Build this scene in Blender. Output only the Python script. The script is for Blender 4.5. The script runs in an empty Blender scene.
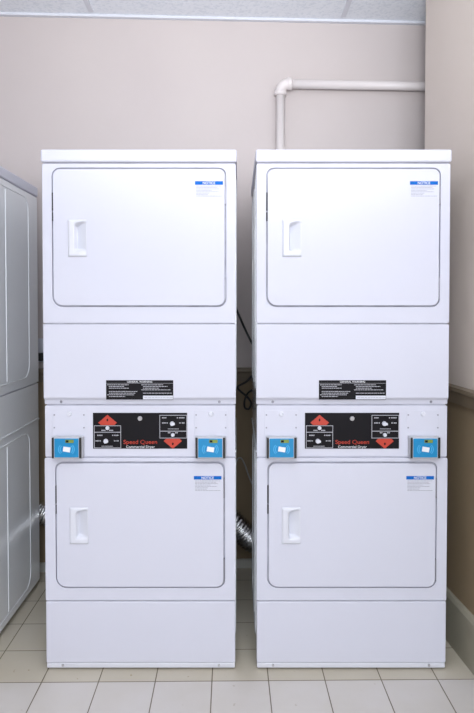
import bpy, bmesh, math, random
from mathutils import Vector, Matrix, noise

random.seed(4)
SC = bpy.context.scene
COL = SC.collection
R = math.radians

# ------------------------------------------------------------------ camera
HC = 1.308
FPX = 611.0
cd = bpy.data.cameras.new('camera')
cam = bpy.data.objects.new('camera', cd)
COL.objects.link(cam)
cd.sensor_fit = 'AUTO'
cd.sensor_width = 36
cd.lens = FPX / 713 * 36
cd.shift_y = -33.6 / 713
cd.clip_start = 0.02
cam.location = (0, 0, HC)
cam.rotation_euler = (R(90 - 1.4), 0, 0)
SC.camera = cam

# ------------------------------------------------------------------ world, lights, exposure
w = bpy.data.worlds.new('world')
SC.world = w
w.use_nodes = True
w.node_tree.nodes['Background'].inputs[0].default_value = (0.8, 0.85, 1.0, 1)
w.node_tree.nodes['Background'].inputs[1].default_value = 0.05
SC.view_settings.view_transform = 'Standard'
SC.view_settings.look = 'None'
SC.view_settings.gamma = 1
SC.view_settings.use_curve_mapping = False
SC.view_settings.exposure = 0.0


def area(name, loc, aim, sx, sy, power, col):
    l = bpy.data.lights.new(name, 'AREA')
    l.shape = 'RECTANGLE'
    l.size = sx
    l.size_y = sy
    l.energy = power
    l.color = col
    o = bpy.data.objects.new(name, l)
    COL.objects.link(o)
    o.location = loc
    o.rotation_euler = (Vector(aim) - Vector(loc)).to_track_quat('-Z', 'Y').to_euler()
    return o


# fluorescent troffers of the suspended ceiling (in front of the machines, above the frame)
area('ceiling_light_front', (0.0, 0.95, 2.70), (0.0, 0.95, 0), 1.2, 0.6, 7, (0.88, 0.93, 1.0))
area('ceiling_light_rear', (0.0, -0.9, 2.70), (0.0, -0.9, 0), 1.2, 0.6, 48, (0.88, 0.93, 1.0))
# added fill light, aimed up to brighten the ceiling and upper walls
fl = area('ceiling_fill', (0.1, 0.1, 1.75), (0.1, 1.15, 2.74), 0.4, 0.4, 25, (0.95, 0.97, 1.0))
fl.data.spread = R(98)
# added cool fill light behind the camera; the wall there has no window
area('rear_fill', (0.2, -1.9, 1.65), (-0.1, 2.2, 1.5), 2.4, 1.4, 84, (0.86, 0.92, 1.0))


# ------------------------------------------------------------------ materials
def mat(name, col, rough=0.5, metal=0.0, spec=0.5, coat=0.0, bump=0.0, bscale=100.0, vary=0.0, vscale=3.0):
    m = bpy.data.materials.new(name)
    m.use_nodes = True
    nt = m.node_tree
    b = nt.nodes['Principled BSDF']
    b.inputs['Base Color'].default_value = (*col, 1)
    b.inputs['Roughness'].default_value = rough
    b.inputs['Metallic'].default_value = metal
    b.inputs['Specular IOR Level'].default_value = spec
    b.inputs['Coat Weight'].default_value = coat
    b.inputs['Coat Roughness'].default_value = 0.08
    geo = nt.nodes.new('ShaderNodeNewGeometry')
    if vary:
        n = nt.nodes.new('ShaderNodeTexNoise')
        n.inputs['Scale'].default_value = vscale
        n.inputs['Detail'].default_value = 4
        nt.links.new(geo.outputs['Position'], n.inputs['Vector'])
        r = nt.nodes.new('ShaderNodeValToRGB')
        r.color_ramp.elements[0].position = 0.3
        r.color_ramp.elements[1].position = 0.7
        r.color_ramp.elements[0].color = (*[c * (1 - vary) for c in col], 1)
        r.color_ramp.elements[1].color = (*[min(1, c * (1 + vary)) for c in col], 1)
        nt.links.new(n.outputs['Fac'], r.inputs['Fac'])
        nt.links.new(r.outputs['Color'], b.inputs['Base Color'])
    if bump:
        n = nt.nodes.new('ShaderNodeTexNoise')
        n.inputs['Scale'].default_value = bscale
        n.inputs['Detail'].default_value = 3
        nt.links.new(geo.outputs['Position'], n.inputs['Vector'])
        bp = nt.nodes.new('ShaderNodeBump')
        bp.inputs['Strength'].default_value = bump
        bp.inputs['Distance'].default_value = 0.002
        nt.links.new(n.outputs['Fac'], bp.inputs['Height'])
        nt.links.new(bp.outputs['Normal'], b.inputs['Normal'])
    return m


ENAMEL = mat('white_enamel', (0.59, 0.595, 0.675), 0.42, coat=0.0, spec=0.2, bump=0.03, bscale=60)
ENAMEL_SIDE = mat('white_enamel_side', (0.78, 0.80, 0.83), 0.16, coat=0.6, bump=0.02, bscale=12)  # same enamel as the fronts, base colour lifted to lighten the shaded sides
PLASTIC = mat('white_plastic', (0.63, 0.64, 0.70), 0.35)
GASKET = mat('door_gasket', (0.42, 0.42, 0.48), 0.6, vary=0.2, vscale=20)
DARK = mat('dark_gap', (0.03, 0.03, 0.035), 0.6)
STEEL = mat('screw_steel', (0.55, 0.55, 0.58), 0.3, metal=1.0)
HINGE = mat('hinge_grey', (0.28, 0.28, 0.32), 0.4, metal=0.6)
BLACKP = mat('panel_black', (0.009, 0.008, 0.010), 0.5, spec=0.12)
REDM = mat('panel_red', (0.47, 0.04, 0.02), 0.4)
PRINTW = mat('print_white', (0.75, 0.75, 0.78), 0.5)
PRINTG = mat('print_grey', (0.42, 0.42, 0.46), 0.5)
PRINTLG = mat('print_light_grey', (0.22, 0.22, 0.27), 0.6, spec=0.1)
LABELW = mat('label_paper', (0.60, 0.61, 0.68), 0.6, spec=0.1)
LABELBLUE = mat('label_blue', (0.008, 0.12, 0.46), 0.6, spec=0.1)
READERBLUE = mat('reader_blue', (0.006, 0.22, 0.46), 0.35)
READERLIGHT = mat('reader_light_blue', (0.06, 0.36, 0.64), 0.35)
LCD = mat('reader_lcd', (0.20, 0.26, 0.06), 0.2)
READERBODY = mat('reader_grey', (0.46, 0.47, 0.50), 0.35)
FOIL = mat('duct_foil', (0.75, 0.75, 0.76), 0.22, metal=1.0, bump=0.6, bscale=90)
PVC = mat('painted_pipe', (0.72, 0.67, 0.66), 0.4)
RUBBER = mat('black_rubber', (0.012, 0.012, 0.012), 0.5)
GREYCABLE = mat('grey_cable', (0.35, 0.34, 0.33), 0.45)
WALLT = mat('wood_trim', (0.185, 0.145, 0.10), 0.45, bump=0.1, bscale=30, vary=0.1, vscale=5)
BASE = mat('vinyl_base', (0.30, 0.28, 0.22), 0.45, vary=0.06, vscale=6)
BASEPALE = mat('pale_vinyl_base', (0.5, 0.5, 0.46), 0.4)
CEILBAR = mat('grid_bar', (0.68, 0.70, 0.76), 0.4)


def wall_material(up0=(0.54, 0.485, 0.475), up1=(0.57, 0.515, 0.50)):
    m = mat('two_tone_wall_paint', (0.6, 0.5, 0.5), 0.62, bump=0.12, bscale=45, spec=0.3)
    nt = m.node_tree
    b = nt.nodes['Principled BSDF']
    geo = nt.nodes.new('ShaderNodeNewGeometry')
    sep = nt.nodes.new('ShaderNodeSeparateXYZ')
    nt.links.new(geo.outputs['Position'], sep.inputs[0])
    gt = nt.nodes.new('ShaderNodeMath')
    gt.operation = 'GREATER_THAN'
    gt.inputs[1].default_value = 0.98
    nt.links.new(sep.outputs['Z'], gt.inputs[0])
    n = nt.nodes.new('ShaderNodeTexNoise')
    n.inputs['Scale'].default_value = 1.6
    n.inputs['Detail'].default_value = 5
    nt.links.new(geo.outputs['Position'], n.inputs['Vector'])

    def ramp(a, c):
        r = nt.nodes.new('ShaderNodeValToRGB')
        r.color_ramp.elements[0].position = 0.3
        r.color_ramp.elements[1].position = 0.7
        r.color_ramp.elements[0].color = (*a, 1)
        r.color_ramp.elements[1].color = (*c, 1)
        nt.links.new(n.outputs['Fac'], r.inputs['Fac'])
        return r
    up = ramp(up0, up1)
    lo = ramp((0.23, 0.175, 0.11), (0.27, 0.205, 0.13))
    mx = nt.nodes.new('ShaderNodeMixRGB')
    nt.links.new(gt.outputs[0], mx.inputs[0])
    nt.links.new(lo.outputs[0], mx.inputs[1])
    nt.links.new(up.outputs[0], mx.inputs[2])
    nt.links.new(mx.outputs[0], b.inputs['Base Color'])
    return m


WALL = wall_material()
WALL_RIGHT = wall_material((0.60, 0.53, 0.48), (0.63, 0.56, 0.51))  # same paint as WALL, with the warmer cast of light put into its colour


def floor_material():
    m = mat('ceramic_floor_tiles', (0.5, 0.5, 0.5), 0.4)
    nt = m.node_tree
    b = nt.nodes['Principled BSDF']
    geo = nt.nodes.new('ShaderNodeNewGeometry')
    mp = nt.nodes.new('ShaderNodeMapping')
    mp.vector_type = 'POINT'
    # grout lines: x = -0.089 + 0.1985 k, y = 2.150 + 0.1985 k
    P = 0.1985
    mp.inputs['Rotation'].default_value = (0, 0, R(-0.7))
    mp.inputs['Location'].default_value = (0.062 + 20 * P, -2.112 + 20 * P, 0)
    nt.links.new(geo.outputs['Position'], mp.inputs['Vector'])
    br = nt.nodes.new('ShaderNodeTexBrick')
    br.offset = 0
    br.squash = 1
    br.inputs['Scale'].default_value = 1.0
    br.inputs['Brick Width'].default_value = P
    br.inputs['Row Height'].default_value = P
    br.inputs['Mortar Size'].default_value = 0.0021
    br.inputs['Mortar Smooth'].default_value = 0.25
    br.inputs['Color1'].default_value = (0.535, 0.505, 0.485, 1)
    br.inputs['Color2'].default_value = (0.56, 0.53, 0.51, 1)
    br.inputs['Mortar'].default_value = (0.14, 0.115, 0.075, 1)
    nt.links.new(mp.outputs[0], br.inputs['Vector'])
    # worn dirt
    n = nt.nodes.new('ShaderNodeTexNoise')
    n.inputs['Scale'].default_value = 5
    n.inputs['Detail'].default_value = 6
    nt.links.new(geo.outputs['Position'], n.inputs['Vector'])
    r = nt.nodes.new('ShaderNodeValToRGB')
    r.color_ramp.elements[0].position = 0.35
    r.color_ramp.elements[1].position = 0.7
    r.color_ramp.elements[0].color = (0.95, 0.94, 0.90, 1)
    r.color_ramp.elements[1].color = (1, 1, 1, 1)
    nt.links.new(n.outputs['Fac'], r.inputs['Fac'])
    mu = nt.nodes.new('ShaderNodeMixRGB')
    mu.blend_type = 'MULTIPLY'
    mu.inputs[0].default_value = 1
    nt.links.new(br.outputs['Color'], mu.inputs[1])
    nt.links.new(r.outputs['Color'], mu.inputs[2])
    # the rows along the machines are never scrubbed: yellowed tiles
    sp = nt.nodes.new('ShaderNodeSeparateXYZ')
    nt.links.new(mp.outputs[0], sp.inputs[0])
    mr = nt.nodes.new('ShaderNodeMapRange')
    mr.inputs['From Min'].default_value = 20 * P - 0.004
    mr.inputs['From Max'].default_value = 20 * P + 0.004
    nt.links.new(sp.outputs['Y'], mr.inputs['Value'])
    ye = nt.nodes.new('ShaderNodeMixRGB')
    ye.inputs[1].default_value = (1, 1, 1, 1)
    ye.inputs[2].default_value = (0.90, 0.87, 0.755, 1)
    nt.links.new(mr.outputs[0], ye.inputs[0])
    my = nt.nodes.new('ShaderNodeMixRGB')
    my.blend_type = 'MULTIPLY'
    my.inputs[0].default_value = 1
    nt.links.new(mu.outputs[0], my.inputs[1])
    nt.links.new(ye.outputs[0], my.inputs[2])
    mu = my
    # crumbs of brown dirt
    n2 = nt.nodes.new('ShaderNodeTexNoise')
    n2.inputs['Scale'].default_value = 38
    n2.inputs['Detail'].default_value = 3
    nt.links.new(geo.outputs['Position'], n2.inputs['Vector'])
    r2 = nt.nodes.new('ShaderNodeValToRGB')
    r2.color_ramp.elements[0].position = 0.70
    r2.color_ramp.elements[1].position = 0.76
    r2.color_ramp.elements[0].color = (0, 0, 0, 1)
    r2.color_ramp.elements[1].color = (0.7, 0.7, 0.7, 1)
    nt.links.new(n2.outputs['Fac'], r2.inputs['Fac'])
    m2 = nt.nodes.new('ShaderNodeMixRGB')
    nt.links.new(r2.outputs['Color'], m2.inputs[0])
    nt.links.new(mu.outputs[0], m2.inputs[1])
    m2.inputs[2].default_value = (0.25, 0.18, 0.08, 1)
    nt.links.new(m2.outputs[0], b.inputs['Base Color'])
    bp = nt.nodes.new('ShaderNodeBump')
    bp.inputs['Strength'].default_value = 0.4
    bp.inputs['Distance'].default_value = 0.001
    bp.invert = True
    nt.links.new(br.outputs['Fac'], bp.inputs['Height'])
    nt.links.new(bp.outputs['Normal'], b.inputs['Normal'])
    return m


def ceiling_material():
    m = mat('acoustic_tile', (0.72, 0.75, 0.82), 0.9, spec=0.1)
    nt = m.node_tree
    b = nt.nodes['Principled BSDF']
    geo = nt.nodes.new('ShaderNodeNewGeometry')
    n = nt.nodes.new('ShaderNodeTexNoise')
    n.inputs['Scale'].default_value = 70
    n.inputs['Detail'].default_value = 6
    nt.links.new(geo.outputs['Position'], n.inputs['Vector'])
    r = nt.nodes.new('ShaderNodeValToRGB')
    r.color_ramp.elements[0].position = 0.36
    r.color_ramp.elements[1].position = 0.52
    r.color_ramp.elements[0].color = (0.76, 0.80, 0.86, 1)
    r.color_ramp.elements[1].color = (0.86, 0.89, 0.94, 1)
    nt.links.new(n.outputs['Fac'], r.inputs['Fac'])
    nt.links.new(r.outputs['Color'], b.inputs['Base Color'])
    bp = nt.nodes.new('ShaderNodeBump')
    bp.inputs['Strength'].default_value = 0.6
    bp.inputs['Distance'].default_value = 0.002
    nt.links.new(n.outputs['Fac'], bp.inputs['Height'])
    nt.links.new(bp.outputs['Normal'], b.inputs['Normal'])
    return m


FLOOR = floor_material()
CEIL = ceiling_material()


# ------------------------------------------------------------------ mesh helpers
def link(name, bm, m, parent=None, bevel=0.0, segs=2, smooth=False, loc=None):
    me = bpy.data.meshes.new(name)
    bmesh.ops.recalc_face_normals(bm, faces=bm.faces)
    bm.to_mesh(me)
    bm.free()
    if smooth:
        for p in me.polygons:
            p.use_smooth = True
    if isinstance(m, (list, tuple)):
        for x in m:
            me.materials.append(x)
    else:
        me.materials.append(m)
    o = bpy.data.objects.new(name, me)
    COL.objects.link(o)
    if parent:
        o.parent = parent
    if loc:
        o.location = loc
    if bevel:
        b = o.modifiers.new('bevel', 'BEVEL')
        b.width = bevel
        b.segments = segs
        b.limit_method = 'ANGLE'
        b.angle_limit = R(40)
        b.harden_normals = False
        for p in me.polygons:
            p.use_smooth = True
        wn = o.modifiers.new('wn', 'WEIGHTED_NORMAL')
        wn.keep_sharp = True
    return o


def bx(bm, x0, x1, y0, y1, z0, z1, mi=0):
    vs = [bm.verts.new(c) for c in ((x0, y0, z0), (x1, y0, z0), (x1, y1, z0), (x0, y1, z0),
                                    (x0, y0, z1), (x1, y0, z1), (x1, y1, z1), (x0, y1, z1))]
    for f in ((0, 3, 2, 1), (4, 5, 6, 7), (0, 1, 5, 4), (1, 2, 6, 5), (2, 3, 7, 6), (3, 0, 4, 7)):
        bm.faces.new([vs[i] for i in f]).material_index = mi


def rrect(x0, x1, z0, z1, r, n=6):
    pts = []
    if not isinstance(r, (list, tuple)):
        r = (r, r, r, r)
    for (cx, cz, a, rr) in ((x1 - r[0], z1 - r[0], 0, r[0]), (x0 + r[1], z1 - r[1], 90, r[1]),
                            (x0 + r[2], z0 + r[2], 180, r[2]), (x1 - r[3], z0 + r[3], 270, r[3])):
        for k in range(n + 1):
            t = R(a + 90 * k / n)
            pts.append((cx + rr * math.cos(t), cz + rr * math.sin(t)))
    return pts


def prism(bm, outer, y0, y1, holes=(), mi=0):
    """A plate in the x-z plane from y0 (front) to y1, with holes."""
    loops = [outer] + list(holes)
    allv = []
    edges = []
    for lp in loops:
        vs = [bm.verts.new((p[0], y0, p[1])) for p in lp]
        allv.append(vs)
        for i in range(len(vs)):
            edges.append(bm.edges.new((vs[i], vs[(i + 1) % len(vs)])))
    if holes:
        res = bmesh.ops.triangle_fill(bm, use_beauty=True, use_dissolve=False, edges=edges, normal=(0, -1, 0))
        ff = [g for g in res['geom'] if isinstance(g, bmesh.types.BMFace)]
    else:
        ff = [bm.faces.new(allv[0])]
    back = []
    for vs in allv:
        bv = [bm.verts.new((v.co.x, y1, v.co.z)) for v in vs]
        back.append(bv)
        for i in range(len(vs)):
            j = (i + 1) % len(vs)
            bm.faces.new((vs[i], vs[j], bv[j], bv[i])).material_index = mi
    mp = {}
    for vs, bv in zip(allv, back):
        for a, c in zip(vs, bv):
            mp[a] = c
    for f in ff:
        f.material_index = mi
        bm.faces.new([mp[v] for v in reversed(f.verts)]).material_index = mi


def tube_pts(bm, pts, radf, n=10, closed=False, cap=True):
    rings = []
    N = len(pts)
    up = None
    for i, p in enumerate(pts):
        p = Vector(p)
        if closed:
            t = Vector(pts[(i + 1) % N]) - Vector(pts[(i - 1) % N])
        else:
            t = Vector(pts[min(i + 1, N - 1)]) - Vector(pts[max(i - 1, 0)])
        t.normalize()
        if up is None:
            up = Vector((0, 0, 1)) if abs(t.z) < 0.9 else Vector((0, 1, 0))
        s = t.cross(up)
        if s.length < 1e-5:
            s = t.orthogonal()
        s.normalize()
        up = s.cross(t).normalized()
        r = radf(i) if callable(radf) else radf
        rings.append([bm.verts.new(p + (s * math.cos(a) + up * math.sin(a)) * r)
                      for a in (2 * math.pi * k / n for k in range(n))])
    M = N if closed else N - 1
    for i in range(M):
        a, b = rings[i], rings[(i + 1) % N]
        for k in range(n):
            bm.faces.new((a[k], a[(k + 1) % n], b[(k + 1) % n], b[k]))
    if cap and not closed:
        bm.faces.new(rings[0])
        bm.faces.new(list(reversed(rings[-1])))


def catmull(P, k=10):
    P = [Vector(p) for p in P]
    P = [P[0] * 2 - P[1]] + P + [P[-1] * 2 - P[-2]]
    out = []
    for i in range(1, len(P) - 2):
        a, b, c, d = P[i - 1:i + 3]
        for j in range(k):
            t = j / k
            out.append(0.5 * ((2 * b) + (c - a) * t + (2 * a - 5 * b + 4 * c - d) * t * t + (3 * b - a - 3 * c + d) * t ** 3))
    out.append(P[-2])
    return out


def disc(bm, cx, cz, r, y0, y1, n=16, r1=None, mi=0):
    """Round button: axis along y, front at y0 (radius r1) to y1 (radius r)."""
    r1 = r if r1 is None else r1
    a = [bm.verts.new((cx + r1 * math.cos(2 * math.pi * k / n), y0, cz + r1 * math.sin(2 * math.pi * k / n))) for k in range(n)]
    b = [bm.verts.new((cx + r * math.cos(2 * math.pi * k / n), y1, cz + r * math.sin(2 * math.pi * k / n))) for k in range(n)]
    for k in range(n):
        bm.faces.new((a[k], a[(k + 1) % n], b[(k + 1) % n], b[k])).material_index = mi
    bm.faces.new(a).material_index = mi
    bm.faces.new(list(reversed(b))).material_index = mi


def text_part(name, body, width, height, cx, cz, y, m, parent, bold=0.0, shear=0.0):
    cu = bpy.data.curves.new('tmp_text', 'FONT')
    cu.body = body
    cu.extrude = 0.0
    cu.offset = bold
    cu.shear = shear
    to = bpy.data.objects.new('tmp_text', cu)
    COL.objects.link(to)
    bpy.context.view_layer.update()
    dg = bpy.context.evaluated_depsgraph_get()
    me = bpy.data.meshes.new_from_object(to.evaluated_get(dg))
    bpy.data.objects.remove(to)
    bpy.data.curves.remove(cu)
    xs = [v.co.x for v in me.vertices]
    ys = [v.co.y for v in me.vertices]
    w0, h0 = max(xs) - min(xs), max(ys) - min(ys)
    sx, sy = width / w0, height / h0
    mx, my = (max(xs) + min(xs)) / 2, (max(ys) + min(ys)) / 2
    bm = bmesh.new()
    bm.from_mesh(me)
    bpy.data.meshes.remove(me)
    for v in bm.verts:
        v.co = Vector((cx + (v.co.x - mx) * sx, y, cz + (v.co.y - my) * sy))
    me = bpy.data.meshes.new(name)
    bmesh.ops.recalc_face_normals(bm, faces=bm.faces)
    bm.normal_update()
    for f in bm.faces:
        if f.normal.y > 0:
            f.normal_flip()
    ext = bmesh.ops.extrude_face_region(bm, geom=list(bm.faces))
    for g in ext['geom']:
        if isinstance(g, bmesh.types.BMVert):
            g.co.y += 0.0004
    bmesh.ops.recalc_face_normals(bm, faces=bm.faces)
    bm.to_mesh(me)
    bm.free()
    me.materials.append(m)
    o = bpy.data.objects.new(name, me)
    COL.objects.link(o)
    o.parent = parent
    return o


def tag(o, label=None, cat=None, group=None, kind=None):
    if label:
        o['label'] = label
    if cat:
        o['category'] = cat
    if group:
        o['group'] = group
    if kind:
        o['kind'] = kind
    return o


def empty(name, loc, rz=0):
    o = bpy.data.objects.new(name, None)
    o.empty_display_size = 0.1
    COL.objects.link(o)
    o.location = loc
    o.rotation_euler = (0, 0, rz)
    return o


def structure(name, bm, m, **k):
    return tag(link(name, bm, m, **k), kind='structure')


# ------------------------------------------------------------------ the room
YB = 3.055           # back wall distance at x = 0
KB = 0.045           # back wall runs slightly away to the right
CH = 2.735           # ceiling height
XL, XR, YF = -2.7, 2.0, -2.0


def yb(x):
    return YB + KB * x


def wall_from_line(bm, x0, y0, x1, y1, z0, z1, nx, ny, t, mi=0):
    """Vertical slab: face on line p0-p1, thickness t along (nx, ny)."""
    c = [(x0, y0), (x1, y1), (x1 + nx * t, y1 + ny * t), (x0 + nx * t, y0 + ny * t)]
    lo = [bm.verts.new((*p, z0)) for p in c]
    hi = [bm.verts.new((*p, z1)) for p in c]
    bm.faces.new(lo[::-1]).material_index = mi
    bm.faces.new(hi).material_index = mi
    for i in range(4):
        j = (i + 1) % 4
        bm.faces.new((lo[i], lo[j], hi[j], hi[i])).material_index = mi


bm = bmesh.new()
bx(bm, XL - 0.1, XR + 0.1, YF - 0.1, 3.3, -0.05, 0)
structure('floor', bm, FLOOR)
bm = bmesh.new()
bx(bm, XL - 0.1, XR + 0.1, YF - 0.1, 3.3, CH, CH + 0.05)
ceil = structure('ceiling', bm, CEIL)
bm = bmesh.new()
wall_from_line(bm, XL, yb(XL), XR, yb(XR), 0, CH, 0, 1, 0.1)
structure('wall_back', bm, WALL)
bm = bmesh.new()
bx(bm, XL - 0.1, XL, YF, yb(XL) + 0.1, 0, CH)
structure('wall_left', bm, WALL)
bm = bmesh.new()
bx(bm, XR, XR + 0.1, YF, yb(XR) + 0.1, 0, CH)
structure('wall_alcove', bm, WALL)
bm = bmesh.new()
bx(bm, XL, XR, YF - 0.1, YF, 0, CH)
structure('wall_front', bm, WALL)

# right-hand wall: runs at a slight angle and ends at an outside corner before the back wall
KR = -0.085
YC = 2.69            # its corner


def xr(y):
    return 0.845 + KR * (y - 2.36)


bm = bmesh.new()
wall_from_line(bm, xr(YC), YC, xr(YF), YF, 0, CH, 1, 0, 0.14)
structure('wall_right', bm, WALL_RIGHT, bevel=0.012, segs=3)

# suspended ceiling grid bars and wall angle
bm = bmesh.new()
for x in (-1.92, -0.70, 0.52, 1.74):
    bx(bm, x - 0.012, x + 0.012, YF, 3.0 + KB * x, CH - 0.006, CH)
for k in range(9):
    y = 2.46 - 0.61 * k
    bx(bm, XL, XR, y - 0.012, y + 0.012, CH - 0.005, CH)
structure('trim_1', bm, CEILBAR)
bm = bmesh.new()
wall_from_line(bm, XL, yb(XL) - 0.022, XR, yb(XR) - 0.022, CH - 0.012, CH - 0.0, 0, 1, 0.022)
structure('trim_2', bm, CEILBAR)


def rail(name, a, b, inward, profile, m):
    """Moulding along a-b, profile points (out, z)."""
    a, b, inward = Vector(a), Vector(b), Vector(inward).normalized()
    bm = bmesh.new()
    ra = [bm.verts.new((a.x + inward.x * o, a.y + inward.y * o, z)) for o, z in profile]
    rb = [bm.verts.new((b.x + inward.x * o, b.y + inward.y * o, z)) for o, z in profile]
    n = len(profile)
    for i in range(n):
        j = (i + 1) % n
        bm.faces.new((ra[i], ra[j], rb[j], rb[i]))
    bm.faces.new(ra)
    bm.faces.new(rb[::-1])
    return structure(name, bm, m)


chair = [(0, 0.942), (0.012, 0.942), (0.014, 0.965), (0.017, 0.985), (0.026, 0.992), (0.026, 1.006), (0.0, 1.010)]
rail('trim_3', (XL, yb(XL)), (XR, yb(XR)), (0, -1), chair, WALLT)
rail('trim_4', (xr(YC - 0.004), YC - 0.004), (xr(YF), YF), (-1, 0), chair, WALLT)
bprof = [(0, 0.0), (0.020, 0.0), (0.020, 0.176), (0.012, 0.190), (0.0, 0.192)]
rail('baseboard_right', (xr(YC - 0.004), YC - 0.004), (xr(YF), YF), (-1, 0), bprof, BASE)
bprof2 = [(0, 0.0), (0.016, 0.0), (0.016, 0.035), (0.010, 0.042), (0.0, 0.042)]
rail('baseboard_back', (XL, yb(XL)), (XR, yb(XR)), (0, -1), bprof2, BASEPALE)


# ------------------------------------------------------------------ the stacked dryer
W = 0.683
HW = W / 2
HU = 0.3432          # half width of the upper cabinet
D = 0.68
Z_SEAM = 0.960


def side_relief(bm, hx, z0, z1):
    """Stamped outline on both side sheets, with a vertical rib inside."""
    for s in (-1, 1):
        y0, y1 = 0.095, 0.555
        pts = rrect(y0, y1, z0, z1, (0.06, 0.06, 0.06, 0.06), 6)
        tube_pts(bm, [(s * hx, p[0], p[1]) for p in pts], 0.0024, 6, closed=True)
        tube_pts(bm, [(s * hx, 0.288, z0 + 0.01 + (z1 - z0 - 0.02) * k / 4) for k in range(5)], 0.0024, 6)


def shell(bm, hx, y0, y1, z0, z1):
    bx(bm, -hx, hx, y0, y1, z0, z1)


def handle(parent, cx, cz):
    """Moulded pull: raised plate with a finger pocket scooped towards the right."""
    bm = bmesh.new()
    w2, h2 = 0.0335, 0.066
    nx, nz = 24, 36
    grid = []
    for j in range(nz + 1):
        row = []
        for i in range(nx + 1):
            u = -1 + 2 * i / nx
            v = -1 + 2 * j / nz
            x, z = u * w2, v * h2
            # plate height: falls away gently to the right
            edge = min((u + 1) * w2, (1 - abs(v)) * h2)
            h = 0.0065 * min(1, edge / 0.004)
            h *= 1 if u < 0.2 else max(0.45, 1 - (u - 0.2) * 0.55)
            # pocket
            pu = (x + 0.009) / 0.003          # left wall, steep
            top = 0.050 + 0.010 * min(1, max(0, (x + 0.009) / 0.03))
            pv = min((top - z) / 0.006, (z + 0.047) / 0.010)
            k = max(0, min(1, pu)) * max(0, min(1, pv))
            k = k * k * (3 - 2 * k)
            depth = 0.030 * max(0.0, 1 - max(0, (x + 0.009)) / 0.040) + 0.002
            row.append(bm.verts.new((cx + x, -h + k * depth - 0.0005, cz + z)))
        grid.append(row)
    for j in range(nz):
        for i in range(nx):
            bm.faces.new((grid[j][i], grid[j][i + 1], grid[j + 1][i + 1], grid[j + 1][i]))
    me_o = link('handle', bm, PLASTIC, parent, smooth=True)
    me_o.location = (0, 0, 0)
    return me_o


def notice(parent, cx, cz, y):
    """White notice sticker with a blue NOTICE band and small print."""
    bm = bmesh.new()
    bx(bm, cx - 0.0495, cx + 0.0495, y - 0.0005, y, cz - 0.029, cz + 0.029, 0)
    bx(bm, cx - 0.0495, cx + 0.0495, y - 0.0009, y - 0.0004, cz + 0.0165, cz + 0.029, 1)
    zz = cz + 0.012
    for n, (a, b) in enumerate(((-.045, .044), (-.045, .030), (-.045, .036), (-.045, .010), (-.045, .034), (-.045, .002), (-.045, -.004), (-.045, .046))):
        x = a
        while x < b:
            ln = random.uniform(.004, .010)
            bx(bm, cx + x, cx + min(b, x + ln), y - 0.0008, y - 0.0004, zz - 0.0010, zz + 0.0004, 2)
            x += ln + 0.0016
        zz -= 0.0050
    o = link('notice_label', bm, [LABELW, LABELBLUE, PRINTLG], parent)
    o['label'] = 'white sticker with a blue NOTICE band'
    return o


def door(parent, z0, z1, hw, notice_z, handle_x, handle_z, notice_x, ri=(0.022, 0.026, 0.034, 0.026)):
    yf = -0.004
    # the handle pocket goes through the door sheet
    hole = rrect(handle_x - 0.0325, handle_x + 0.0325, handle_z - 0.065, handle_z + 0.065, 0.003, 2)
    bm = bmesh.new()
    prism(bm, rrect(-hw, hw, z0, z1, ri), yf, 0.026, holes=[hole])
    d = link('door', bm, ENAMEL, parent, bevel=0.0035, segs=3)
    h = handle(d, handle_x, handle_z)
    h.location.y = yf
    n = notice(d, notice_x, notice_z, yf)
    text_part('notice_text', 'NOTICE', 0.044, 0.0092, notice_x, notice_z + 0.0227, yf - 0.0013, PRINTW, d, bold=0.02)
    for (a, b) in ((z1 - 0.125, z1 - 0.055), (z0 + 0.020, z0 + 0.100)):
        bm = bmesh.new()
        bx(bm, hw + 0.0005, hw + 0.0050, -0.004, 0.012, a, b)
        link('hinge', bm, HINGE, d, bevel=0.0006, segs=1)
    bm = bmesh.new()
    bx(bm, -hw - 0.0052, -hw - 0.0006, -0.0015, 0.012, z1 - 0.145, z1 - 0.082)
    link('latch', bm, DARK, d)
    bm = bmesh.new()
    bx(bm, -hw - 0.0052, -hw - 0.0006, -0.0015, 0.012, z1 - 0.182, z1 - 0.152)
    link('latch', bm, DARK, d)
    return d


def screws(bm, pts, y, r=0.0045):
    for x, z in pts:
        disc(bm, x, z, r, y - 0.003, y, 12, r * 0.7)


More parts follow.
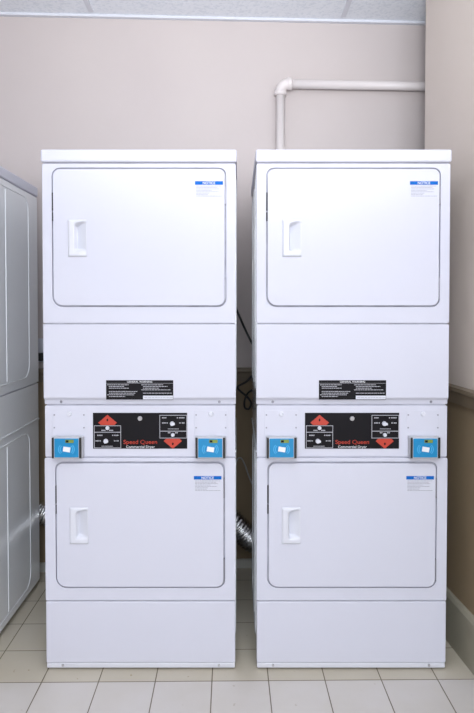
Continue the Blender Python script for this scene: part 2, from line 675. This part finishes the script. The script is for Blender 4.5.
def card_reader(parent, cx, cz, y):
    w2, h2, dp = 0.054, 0.0385, 0.034
    bm = bmesh.new()
    bx(bm, cx - w2, cx + w2, y - dp, y, cz - h2, cz + h2)
    o = link('card_reader', bm, READERBODY, parent, bevel=0.004, segs=3)
    o['label'] = 'grey card payment reader with a bright blue face'
    yy = y - dp
    bm = bmesh.new()
    bx(bm, cx - w2 + 0.001, cx - w2 + 0.0085, yy - 0.002, yy + 0.004, cz - h2 + 0.003, cz + h2 - 0.001)
    link('side_strip', bm, RUBBER, o, bevel=0.001)
    bm = bmesh.new()
    bx(bm, cx + w2 - 0.0105, cx + w2 - 0.002, yy - 0.002, yy + 0.004, cz - h2 + 0.003, cz + h2 - 0.001)
    link('side_strip', bm, RUBBER, o, bevel=0.001)
    bm = bmesh.new()
    fx0, fx1, fz0, fz1 = cx - w2 + 0.0105, cx + w2 - 0.0125, cz - h2 + 0.006, cz + h2 - 0.004
    prism(bm, rrect(fx0, fx1, fz0, fz1, 0.002, 2), yy - 0.0015, yy + 0.002)
    fcx, fcz = (fx0 + fx1) / 2, (fz0 + fz1) / 2
    # contactless arcs and card symbol printed on the face
    for s in (-1, 1):
        for rr in (0.0205, 0.0265):
            n = 10
            lo = [(fcx + s * rr * math.cos(R(-42 + 84 * k / n)), fcz - 0.005 + rr * .8 * math.sin(R(-42 + 84 * k / n))) for k in range(n + 1)]
            hi = [(fcx + s * (rr + 0.0032) * math.cos(R(-42 + 84 * k / n)), fcz - 0.005 + (rr + 0.0032) * .8 * math.sin(R(-42 + 84 * k / n))) for k in range(n + 1)]
            prism(bm, lo + hi[::-1], yy - 0.0021, yy - 0.001, mi=1)
    f = link('face_plate', bm, [READERBLUE, READERLIGHT], o)
    bm = bmesh.new()
    a = R(-9)
    pts = [(fcx + 0.001 + px * math.cos(a) - pz * math.sin(a), fcz - 0.005 + px * math.sin(a) + pz * math.cos(a))
           for px, pz in ((-0.0125, -0.0085), (0.0125, -0.0085), (0.0125, 0.0085), (-0.0125, 0.0085))]
    prism(bm, pts, yy - 0.0027, yy - 0.001)
    link('card_symbol', bm, PRINTW, o)
    bm = bmesh.new()
    bx(bm, fcx - 0.004, fcx + 0.026, yy - 0.0026, yy - 0.001, fz1 - 0.0155, fz1 - 0.004)
    link('display', bm, LCD, o, bevel=0.0006, segs=1)
    bm = bmesh.new()
    bx(bm, fcx - 0.002, fcx + 0.008, yy - 0.003, yy - 0.0024, fz1 - 0.0135, fz1 - 0.006)
    link('display_digits', bm, BLACKP, o)
    bm = bmesh.new()
    prism(bm, rrect(cx - 0.020, cx + 0.020, cz - h2 - 0.006, cz - h2 - 0.001, 0.002, 3), y - 0.020, y)
    link('lower_bracket', bm, PLASTIC, o)
    return o


def control_panel(parent, y):
    k = 0.000768

    def P(x, z):
        return ((x - 242) * k, 0.867 - (z - 107) * k)
    bm = bmesh.new()
    x0, z1 = P(22, 22)
    x1, z0 = P(462, 190)
    bx(bm, x0, x1, y - 0.002, y + 0.002, z0, z1)
    p = link('control_panel', bm, BLACKP, parent, bevel=0.0008, segs=1)
    p['label'] = 'black printed control panel with two red arrows'
    yy = y - 0.002

    def outline(bm, a, b, c, d, t=2.4):
        for (u0, u1, v0, v1) in ((a, c, b, b + t), (a, c, d - t, d), (a, a + t, b, d), (c - t, c, b, d)):
            q0, q1 = P(u0, v1), P(u1, v0)
            bx(bm, q0[0], q1[0], yy - 0.0005, yy + 0.0005, q0[1], q1[1])
    bm = bmesh.new()
    outline(bm, 27, 81, 153, 187)
    outline(bm, 27, 111, 153, 114)
    link('panel_outline', bm, PRINTG, p)
    bm = bmesh.new()
    outline(bm, 333, 32, 461, 141)
    outline(bm, 333, 106, 461, 109)
    link('panel_outline', bm, PRINTG, p)
    for pts in (((90, 31), (134, 68), (122, 79), (60, 79), (47, 68)), ((395, 190), (352, 154), (364, 143), (425, 143), (437, 154))):
        q = [P(*t) for t in pts]
        bm = bmesh.new()
        prism(bm, q, yy - 0.0007, yy + 0.0004)
        link('arrow_mark', bm, REDM, p)
    for cx, cz in ((90, 55), (395, 167)):
        q = [P(*t) for t in ((cx - 5, cz), (cx, cz - 8), (cx + 5, cz), (cx, cz + 8))]
        bm = bmesh.new()
        prism(bm, q, yy - 0.0011, yy)
        link('flame_mark', bm, BLACKP, p)
    marks = [(42, 66, 127), (112, 118, 127), (121, 142, 127), (34, 50, 153), (53, 58, 153), (120, 128, 153), (132, 142, 153), (62, 114, 178),
             (345, 366, 45), (414, 420, 45), (424, 450, 45), (345, 362, 69), (366, 371, 69), (425, 434, 69), (438, 449, 69), (372, 422, 97),
             (62, 82, 104), (98, 118, 104), (372, 384, 115), (406, 418, 115)]
    for side in (0, 1):
      bm = bmesh.new()
      for a, b, z in [t for t in marks if (t[0] > 242) == bool(side)]:
        h = 2.6 if b - a < 40 else 1.4
        x = a
        while x < b - 1:
            e = min(b, x + 5)
            q0, q1 = P(x, z + h), P(e, z - h)
            bx(bm, q0[0], q1[0], yy - 0.0006, yy, q0[1], q1[1])
            x += 6.6
      link('small_print', bm, PRINTG, p)
    for cx, cz, r in ((90, 93, 9.5), (395, 125, 9.5)):
        bm = bmesh.new()
        q = P(cx, cz)
        disc(bm, q[0], q[1], r * k, yy - 0.006, yy + 0.001, 18, r * k * 0.8)
        link('start_button', bm, PLASTIC, p, smooth=False)
    for cx, cz in ((82, 154), (392, 72)):
        bm = bmesh.new()
        q = P(cx, cz)
        disc(bm, q[0], q[1], 11 * k, yy - 0.008, yy + 0.001, 18, 9 * k)
        pts = [(q[0] - 3 * k, q[1] - 9 * k), (q[0] + 13 * k, q[1] - 4 * k), (q[0] + 13 * k, q[1] + 4 * k), (q[0] - 3 * k, q[1] + 9 * k)]
        prism(bm, pts, yy - 0.012, yy - 0.007)
        link('selector_knob', bm, PLASTIC, p)
    bm = bmesh.new()
    q = P(242, 48)
    disc(bm, q[0], q[1], 11 * k, yy - 0.004, yy + 0.001, 20, 10 * k)
    disc(bm, q[0], q[1], 5 * k, yy - 0.006, yy - 0.003, 14)
    link('panel_lock', bm, STEEL, p)
    q = P(243, 161)
    text_part('brand_text', 'Speed Queen', 157 * k, 25 * k, q[0], q[1], yy - 0.0008, REDM, p, bold=0.01)
    q = P(244, 182.5)
    text_part('dryer_text', 'Commercial Dryer', 134 * k, 15 * k, q[0], q[1], yy - 0.0008, PRINTW, p)
    return p


def warning_label(parent, y):
    cz = 1.0155
    bm = bmesh.new()
    bx(bm, -0.120, 0.120, y - 0.0006, y, cz - 0.0345, cz + 0.0345, 0)
    bx(bm, 0.012, 0.119, y - 0.0010, y - 0.0005, cz - 0.0335, cz - 0.0205, 1)
    bx(bm, -0.119, 0.119, y - 0.0009, y - 0.0005, cz + 0.0232, cz + 0.0240, 2)
    for col in (0, 1):
        xa, xb = ((-.116, -.008), (.006, .116))[col]
        zz = cz + 0.0185
        for r_ in range(8):
            if col == 1 and r_ > 5:
                break
            if (r_ == 3 and col == 0) or (r_ == 4 and col == 1):
                zz -= 0.0058
                continue
            e = xb - random.uniform(0, .05)
            x = xa + (0.0 if r_ % 3 == 0 else 0.006)
            while x < e:
                ln = random.uniform(.004, .012)
                bx(bm, x, min(e, x + ln), y - 0.0009, y - 0.0005, zz - 0.0014, zz + 0.0008, 2)
                x += ln + 0.0015
            zz -= 0.0060
    x = 0.016
    while x < 0.110:
        ln = random.uniform(.005, .012)
        bx(bm, x, x + ln, y - 0.0013, y - 0.0009, cz - 0.0285, cz - 0.026, 2)
        x += ln + 0.003
    o = link('warning_label', bm, [BLACKP, LABELW, PRINTG], parent)
    o['label'] = 'black warning sticker with rows of white print'
    text_part('warning_text', 'GENERAL WARNING', 0.090, 0.0065, 0.0, cz + 0.0290, y - 0.0010, PRINTW, o, bold=0.01)
    return o


def make_dryer():
    t = empty('stacked_dryer', (0, 0, 0))
    # ---- upper machine
    bm = bmesh.new()
    shell(bm, HU, 0.022, D, Z_SEAM + 0.004, 1.819)
    side_relief(bm, HU, 1.000, 1.795)
    body = link('upper_cabinet', bm, ENAMEL_SIDE, t)
    bm = bmesh.new()
    DZ0, DZ1, DW = 1.317, 1.799, 0.3035
    hole = rrect(-DW - 0.0058, DW + 0.0058, DZ0 - 0.0058, DZ1 + 0.0058, (0.026, 0.030, 0.038, 0.030))
    prism(bm, rrect(-HU, HU, 1.2545, 1.8185, 0.004, 2), 0.0, 0.0225, holes=[hole])
    link('upper_front_panel', bm, ENAMEL, t, bevel=0.003, segs=3)
    bm = bmesh.new()
    hp = rrect(-0.218 - 0.036, -0.218 + 0.036, 1.555 - 0.068, 1.555 + 0.068, 0.003, 2)
    prism(bm, rrect(-DW - 0.0056, DW + 0.0056, DZ0 - 0.0056, DZ1 + 0.0056, (0.026, 0.030, 0.038, 0.030)), 0.010, 0.0215, holes=[hp])
    link('upper_gasket', bm, GASKET, t)
    door(t, DZ0, DZ1, DW, 1.727, -0.218, 1.555, 0.2485)
    # lower access sheet of the upper machine, rolled in along its foot
    bm = bmesh.new()
    prof = [(0.0, 1.2495), (0.0, 0.990), (0.0015, 0.985), (0.0065, 0.981), (0.010, 0.976), (0.011, 0.966), (0.012, 0.9625), (0.022, 0.9625), (0.022, 1.2495)]
    a = [bm.verts.new((-HU, y, z)) for y, z in prof]
    b = [bm.verts.new((HU, y, z)) for y, z in prof]
    n = len(prof)
    for i in range(n):
        j = (i + 1) % n
        bm.faces.new((a[i], a[j], b[j], b[i]))
    bm.faces.new(a)
    bm.faces.new(b[::-1])
    link('upper_access_panel', bm, ENAMEL, t, bevel=0.0012, segs=2)
    warning_label(t, 0.0)
    bm = bmesh.new()
    bx(bm, -HU + 0.004, HU - 0.004, 0.006, 0.03, 1.2485, 1.256)
    link('seam_strip', bm, GASKET, t)
    bm = bmesh.new()
    bx(bm, -HU + 0.004, HU - 0.004, 0.006, D, 1.817, 1.8245)
    link('seam_strip', bm, GASKET, t)
    bm = bmesh.new()
    bx(bm, -HW + 0.004, HW - 0.004, 0.016, D - 0.01, 0.955, 0.966)
    link('seam_strip', bm, GASKET, t)
    bm = bmesh.new()
    bx(bm, -0.3470, 0.3470, -0.008, D + 0.004, 1.8225, 1.868)
    link('top_lid', bm, ENAMEL, t, bevel=0.008, segs=4)
    for x in (-0.284, 0.284):
        bm = bmesh.new()
        screws(bm, [(x, 0.9715)], 0.011, 0.0055)
        link('screw', bm, HINGE, t)
    # ---- lower machine
    bm = bmesh.new()
    shell(bm, HW, 0.022, D, 0.030, 0.957)
    side_relief(bm, HW, 0.060, 0.755)
    for s in (-1, 1):
        bx(bm, s * HW - 0.0035, s * HW + 0.0035, 0.022, D, 0.786, 0.793)
    link('lower_cabinet', bm, ENAMEL_SIDE, t)
    bm = bmesh.new()
    prism(bm, rrect(-HW, HW, 0.7735, 0.9575, 0.003, 2), 0.006, 0.024)
    link('control_console', bm, ENAMEL, t, bevel=0.003, segs=3)
    control_panel(t, 0.006)
    bm = bmesh.new()
    L0, L1, LW = 0.306, 0.752, 0.2985
    hole = rrect(-LW - 0.0058, LW + 0.0058, L0 - 0.0058, L1 + 0.0058, (0.026, 0.030, 0.038, 0.030))
    prism(bm, rrect(-HW, HW, 0.2545, 0.7705, 0.003, 2), 0.0, 0.0225, holes=[hole])
    link('lower_front_panel', bm, ENAMEL, t, bevel=0.003, segs=3)
    bm = bmesh.new()
    hp = rrect(-0.219 - 0.036, -0.219 + 0.036, 0.528 - 0.068, 0.528 + 0.068, 0.003, 2)
    prism(bm, rrect(-LW - 0.0056, LW + 0.0056, L0 - 0.0056, L1 + 0.0056, (0.026, 0.030, 0.038, 0.030)), 0.010, 0.0215, holes=[hp])
    link('lower_gasket', bm, GASKET, t)
    door(t, L0, L1, LW, 0.678, -0.219, 0.528, 0.2425)
    bm = bmesh.new()
    bx(bm, -HW + 0.004, HW - 0.004, 0.010, 0.026, 0.245, 0.26)
    link('seam_strip', bm, GASKET, t)
    bm = bmesh.new()
    bx(bm, -HW + 0.004, HW - 0.004, 0.010, 0.026, 0.765, 0.78)
    link('seam_strip', bm, GASKET, t)
    bm = bmesh.new()
    bx(bm, -HW, HW, 0.0, 0.024, 0.0265, 0.2505)
    link('kick_panel', bm, ENAMEL, t, bevel=0.004, segs=3)
    bm = bmesh.new()
    bx(bm, -HW + 0.001, HW - 0.001, 0.002, 0.03, 0.006, 0.0255)
    link('toe_strip', bm, PLASTIC, t, bevel=0.004, segs=3)
    for x in (-0.282, 0.282):
        bm = bmesh.new()
        screws(bm, [(x, 0.0165)], 0.002, 0.005)
        link('screw', bm, STEEL, t)
    for x in (-0.29, 0.29):
        for y in (0.07, D - 0.06):
            bm = bmesh.new()
            mtx = Matrix.Translation((x, y, 0.015))
            bmesh.ops.create_cone(bm, cap_ends=True, segments=16, radius1=0.022, radius2=0.018, depth=0.03, matrix=mtx)
            link('foot', bm, RUBBER, t)
    # blanking plates with screws and a lock cap, card readers under them
    for s in (-1, 1):
        cx = s * 0.254
        bm = bmesh.new()
        prism(bm, rrect(cx - 0.060, cx + 0.060, 0.842, 0.942, 0.003, 2), 0.0045, 0.0065)
        pl = link('blank_plate', bm, ENAMEL, t, bevel=0.001, segs=1)
        for dx in (-0.053, 0.053):
            for z in (0.879, 0.925):
                bm = bmesh.new()
                disc(bm, cx + dx, z, 0.0028, 0.0030, 0.005, 10)
                link('plate_screw', bm, HINGE, pl)
        bm = bmesh.new()
        disc(bm, cx, 0.929, 0.009, -0.001, 0.005, 18, 0.007)
        link('lock_cap', bm, PLASTIC, pl)
        card_reader(t, cx, 0.8125, 0.006)
    # back sheet outlet collar
    bm = bmesh.new()
    tube_pts(bm, [(0.24, D - 0.002, 0.33), (0.24, D + 0.018, 0.33)], 0.05, 20)
    link('exhaust_collar', bm, STEEL, t)
    return t


def copy_tree(o, parent=None):
    c = o.copy()
    COL.objects.link(c)
    if parent:
        c.parent = parent
    for ch in [x for x in KIDS.get(o.name, [])]:
        copy_tree(ch, c)
    return c


YD = 2.176
d1 = make_dryer()
KIDS = {}
for o in list(bpy.data.objects):
    if o.parent:
        KIDS.setdefault(o.parent.name, []).append(o)
d2 = copy_tree(d1)
d3 = copy_tree(d1)
d1.location = (-0.3475, YD, 0)
d2.location = (0.4125, YD, 0)
d3.location = (-1.2735, YD, 0)
GD = 'stacked white laundry dryers along the back wall'
tag(d1, 'white stacked double laundry dryer standing left of centre, its whole front in view', 'dryer', GD)
tag(d2, 'white stacked double laundry dryer standing beside the right wall', 'dryer', GD)
tag(d3, 'white stacked laundry dryer at the left edge showing only its grey shaded side', 'dryer', GD)


# ------------------------------------------------------------------ behind the machines
def foil_duct(P, label):
    pts = catmull(P, 26)
    bm = bmesh.new()
    tube_pts(bm, pts, lambda i: 0.052 + 0.0045 * math.sin(i * 1.35), 24)
    for v in bm.verts:
        v.co += 0.0022 * Vector(noise.noise_vector(v.co * 55))
    o = link('exhaust_duct', bm, FOIL, smooth=True)
    return tag(o, label, 'duct', 'crinkled foil exhaust ducts behind the dryers')


YK = 2.930
foil_duct([(-0.12, YK, 0.36), (-0.03, YK, 0.285), (0.035, YK + 0.005, 0.215), (0.09, YK + 0.008, 0.17), (0.20, YK + 0.008, 0.14), (0.42, YK + 0.01, 0.10)],
          'crinkled silver foil duct in the gap between the two front-facing dryers')
foil_duct([(-1.04, YK, 0.35), (-0.93, YK, 0.315), (-0.84, YK, 0.25), (-0.74, YK, 0.17), (-0.6, YK, 0.12), (-0.45, YK, 0.10)],
          'crinkled silver foil duct beside the grey-sided dryer at the left edge')

# wall pipe: riser, elbow and horizontal run
pz = 2.405
px_, pr = 0.213, 0.0215


def py(x):
    return yb(x) - 0.045


pipe = empty('wall_pipe', (px_, py(px_), 0))
tag(pipe, 'pale painted pipe rising above the right dryer and turning right along the wall', 'pipe')
bm = bmesh.new()
tube_pts(bm, [(0, 0, 0), (0, 0, 1.2), (0, 0, pz - 0.05)], pr, 24)
link('riser', bm, PVC, pipe, smooth=True)
bm = bmesh.new()
tube_pts(bm, [(0.05, KB * 0.05, pz), (0.8, KB * 0.8, pz), (XR - px_ - 0.01, KB * (XR - px_ - 0.01), pz)], pr, 24)
link('horizontal_run', bm, PVC, pipe, smooth=True)
bm = bmesh.new()
el = []
rc = 0.040
for k in range(9):
    a = R(180 - 90 * k / 8)
    el.append((rc + rc * math.cos(a), 0, pz - rc + rc * math.sin(a)))
tube_pts(bm, el, pr + 0.005, 24)
for seg in (((0, 0, pz - rc - 0.018), (0, 0, pz - rc - 0.014), (0, 0, pz - rc + 0.004), (0, 0, pz - rc + 0.008)),
            ((rc - 0.008, 0, pz), (rc - 0.004, 0, pz), (rc + 0.014, 0, pz), (rc + 0.018, 0, pz))):
    rr = [pr + 0.004, pr + 0.009, pr + 0.009, pr + 0.004]
    tube_pts(bm, list(seg), lambda i: rr[i], 24)
link('elbow', bm, PVC, pipe, smooth=True)

# cords in the gap between the dryers


def cord(name, P, r, m, label, cat='cord', k=10):
    bm = bmesh.new()
    tube_pts(bm, catmull(P, k), r, 8)
    return tag(link(name, bm, m, smooth=True), label, cat)


def gp(x, y, Y):
    s = FPX / Y
    return ((x - 237) / s * 1.0, Y, HC - (y - 308) / s)


cord('power_cord', [gp(226, 284, 3.035), gp(231, 296, 2.97), gp(238, 313, 2.90), gp(245, 329, 2.91), gp(253, 345, 2.90), gp(262, 358, 2.95), gp(266, 364, 3.05)], 0.0055, RUBBER,
     'black power cord running diagonally high in the gap between the two dryers')
cord('power_cord', [gp(262, 368, 2.97), gp(252, 376, 2.97), gp(246, 382, 2.97), gp(238, 387, 2.97), gp(240, 391, 2.97), gp(247, 397, 2.97), gp(251, 403, 2.965),
                    gp(249, 409, 2.96), gp(245, 408, 2.96), gp(244.5, 402, 2.955), gp(247, 395, 2.955), gp(251, 391, 2.94), gp(262, 386, 2.96), gp(268, 384, 3.05)], 0.005, RUBBER,
     'black power cord looped in a tangle in the gap between the two dryers', k=8)
cord('grey_cable', [gp(222, 520, 3.04), gp(227, 500, 2.98), gp(234, 474, 2.96), gp(237, 461, 2.96), gp(241, 459, 2.96), gp(245, 466, 2.96), gp(250, 480, 2.96), gp(262, 505, 2.97), gp(266, 515, 3.05)], 0.0035, GREYCABLE,
     'thin grey cable arching over in the gap between the two dryers')

# outlet with plug on the back wall in the left gap
ox = -0.965
oy = yb(ox)
out = empty('wall_outlet', (ox, oy, 1.10), math.atan(KB))
tag(out, 'pale wall outlet with a dark plug beside the grey-sided dryer', 'outlet')
bm = bmesh.new()
prism(bm, rrect(-0.036, 0.036, -0.058, 0.058, 0.004, 3), -0.006, -0.0005)
link('outlet_plate', bm, PLASTIC, out, bevel=0.002)
bm = bmesh.new()
bx(bm, -0.016, 0.020, -0.045, -0.0062, -0.050, -0.012)
link('plug', bm, RUBBER, out, bevel=0.004)
